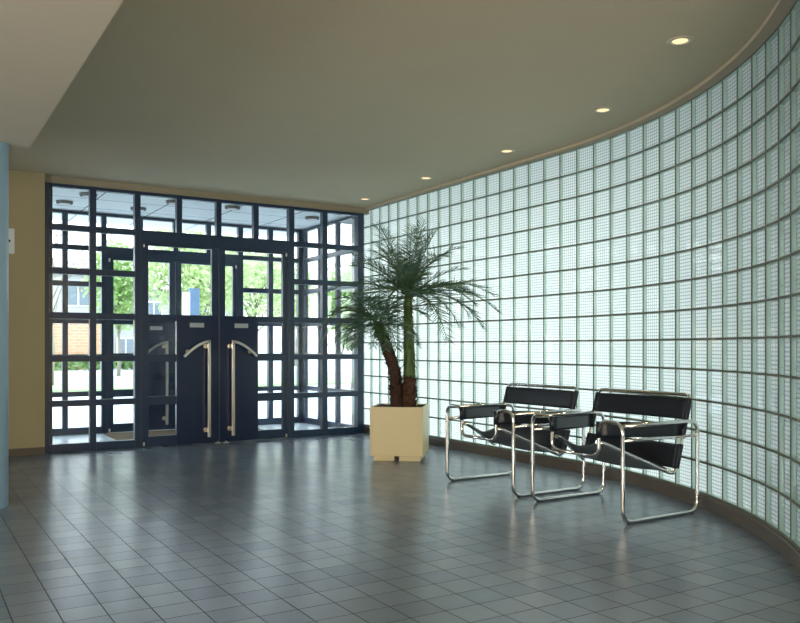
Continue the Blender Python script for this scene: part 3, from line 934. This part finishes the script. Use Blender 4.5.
tree('light green street tree behind the upper glass of the left door leaf', 9.7, 30.5, 5.5, 2.0, M['treeleaf2'], 1)
tree('light green street tree seen through the pane left of the doors', 7.25, 33.0, 5.0, 1.0, M['treeleaf'], 2, False, 2600, 0.07)
tree('pale yellow green tree behind the upper glass of the right door leaf', 14.9, 38.0, 6.2, 1.9, M['treeleaf2'], 3)
tree('yellow green tree behind the right edge of the right door leaf', 20.4, 45.5, 6.2, 1.6, M['treeleaf2'], 4)
tree('nearly bare young tree behind the leftmost upper panes', 3.7, 25.5, 5.4, 1.2, M['treeleaf2'], 5, True, 45, 0.06)
tree('green tree seen at the right end of the porch beside the palm', 10.3, 19.0, 3.0, 0.6, M['treeleaf'], 6)

# clipped hedge in front of the houses
rs = random.Random(8)
q = MB()
for i in range(3600):
    c = Vector((rs.uniform(-3, 14), rs.uniform(42.2, 43.2), GZ + 0.75 * rs.random() ** .7))
    u = Vector((rs.gauss(0, 1), rs.gauss(0, 1), rs.gauss(0, 1))).normalized(); v = u.orthogonal().normalized(); s_ = rs.uniform(.10, .2)
    q.face([c - u * s_, c + v * s_ * .6, c + u * s_, c - v * s_ * .6])
tag(q.build('hedge', M['hedge'], recalc=False), 'low green hedge in front of the brick based house', 'hedge')

# sign pylon seen through the left door leaf
t = thing('sign_pylon', 'blue and white sign pylon behind the left door leaf glass', 'sign', (5.42, 17.6, GZ), 0)
q = MB(); q.box(-0.18, -0.05, -0.06, 0.06, 0.0, 2.36); q.build('white_panel', M['signwhite'], t)
q = MB(); q.box(-0.048, 0.17, -0.05, 0.05, 0.0, 2.46); q.build('blue_panel', M['signblue'], t)

# ------------------------------------------------------------------ daylight
W_ = bpy.data.worlds.new('sky'); S.world = W_; W_.use_nodes = True
nt = W_.node_tree; nt.nodes.clear()
out = nt.nodes.new('ShaderNodeOutputWorld'); bg = nt.nodes.new('ShaderNodeBackground')
tc = nt.nodes.new('ShaderNodeTexCoord'); sp = nt.nodes.new('ShaderNodeSeparateXYZ')
nt.links.new(tc.outputs['Generated'], sp.inputs[0])
cr = nt.nodes.new('ShaderNodeValToRGB')
cr.color_ramp.elements[0].position = 0.0; cr.color_ramp.elements[0].color = (1.0, 0.96, 0.98, 1)
cr.color_ramp.elements[1].position = 0.8; cr.color_ramp.elements[1].color = (0.72, 0.86, 1.0, 1)
nt.links.new(sp.outputs['Z'], cr.inputs[0]); nt.links.new(cr.outputs['Color'], bg.inputs['Color'])
bg.inputs['Strength'].default_value = 3.0
nt.links.new(bg.outputs[0], out.inputs[0])
sun = bpy.data.lights.new('sun', 'SUN'); sun.energy = 1.2; sun.angle = math.radians(12); sun.color = (1, 0.96, 0.9)
so = bpy.data.objects.new('sun', sun); COL.objects.link(so)
so.rotation_euler = (math.radians(42), 0, math.radians(-20))

# unseen fill lights added behind and left of the viewer, one warm, one cool
for nm, loc, rot, sx, sy, en, col in (('hall_fill', (-1.2, -3.6, 1.3), (math.radians(138), 0, math.radians(0)), 4.0, 1.6, 290, (1.0, 0.86, 0.66)),
                                 ('hall_fill', (-4.7, 1.5, 1.3), (math.radians(125), 0, math.radians(-90)), 4.0, 1.6, 175, (0.90, 0.95, 1.0))):
    L = bpy.data.lights.new(nm, 'AREA'); L.shape = 'RECTANGLE'; L.size = sx; L.size_y = sy; L.energy = en; L.color = col
    lo = bpy.data.objects.new(nm, L); COL.objects.link(lo); lo.location = loc; lo.rotation_euler = rot

# ------------------------------------------------------------------ camera
cam = bpy.data.cameras.new('camera'); co = bpy.data.objects.new('camera', cam); COL.objects.link(co)
cam.sensor_width = 36.0; cam.lens = 36.0 * 808 / 800; cam.shift_y = 35.5 / 800
cam.clip_start = 0.05; cam.clip_end = 500
co.location = (0, 0, 1.036); co.rotation_euler = (PI / 2, 0, math.radians(-31.596))
S.camera = co
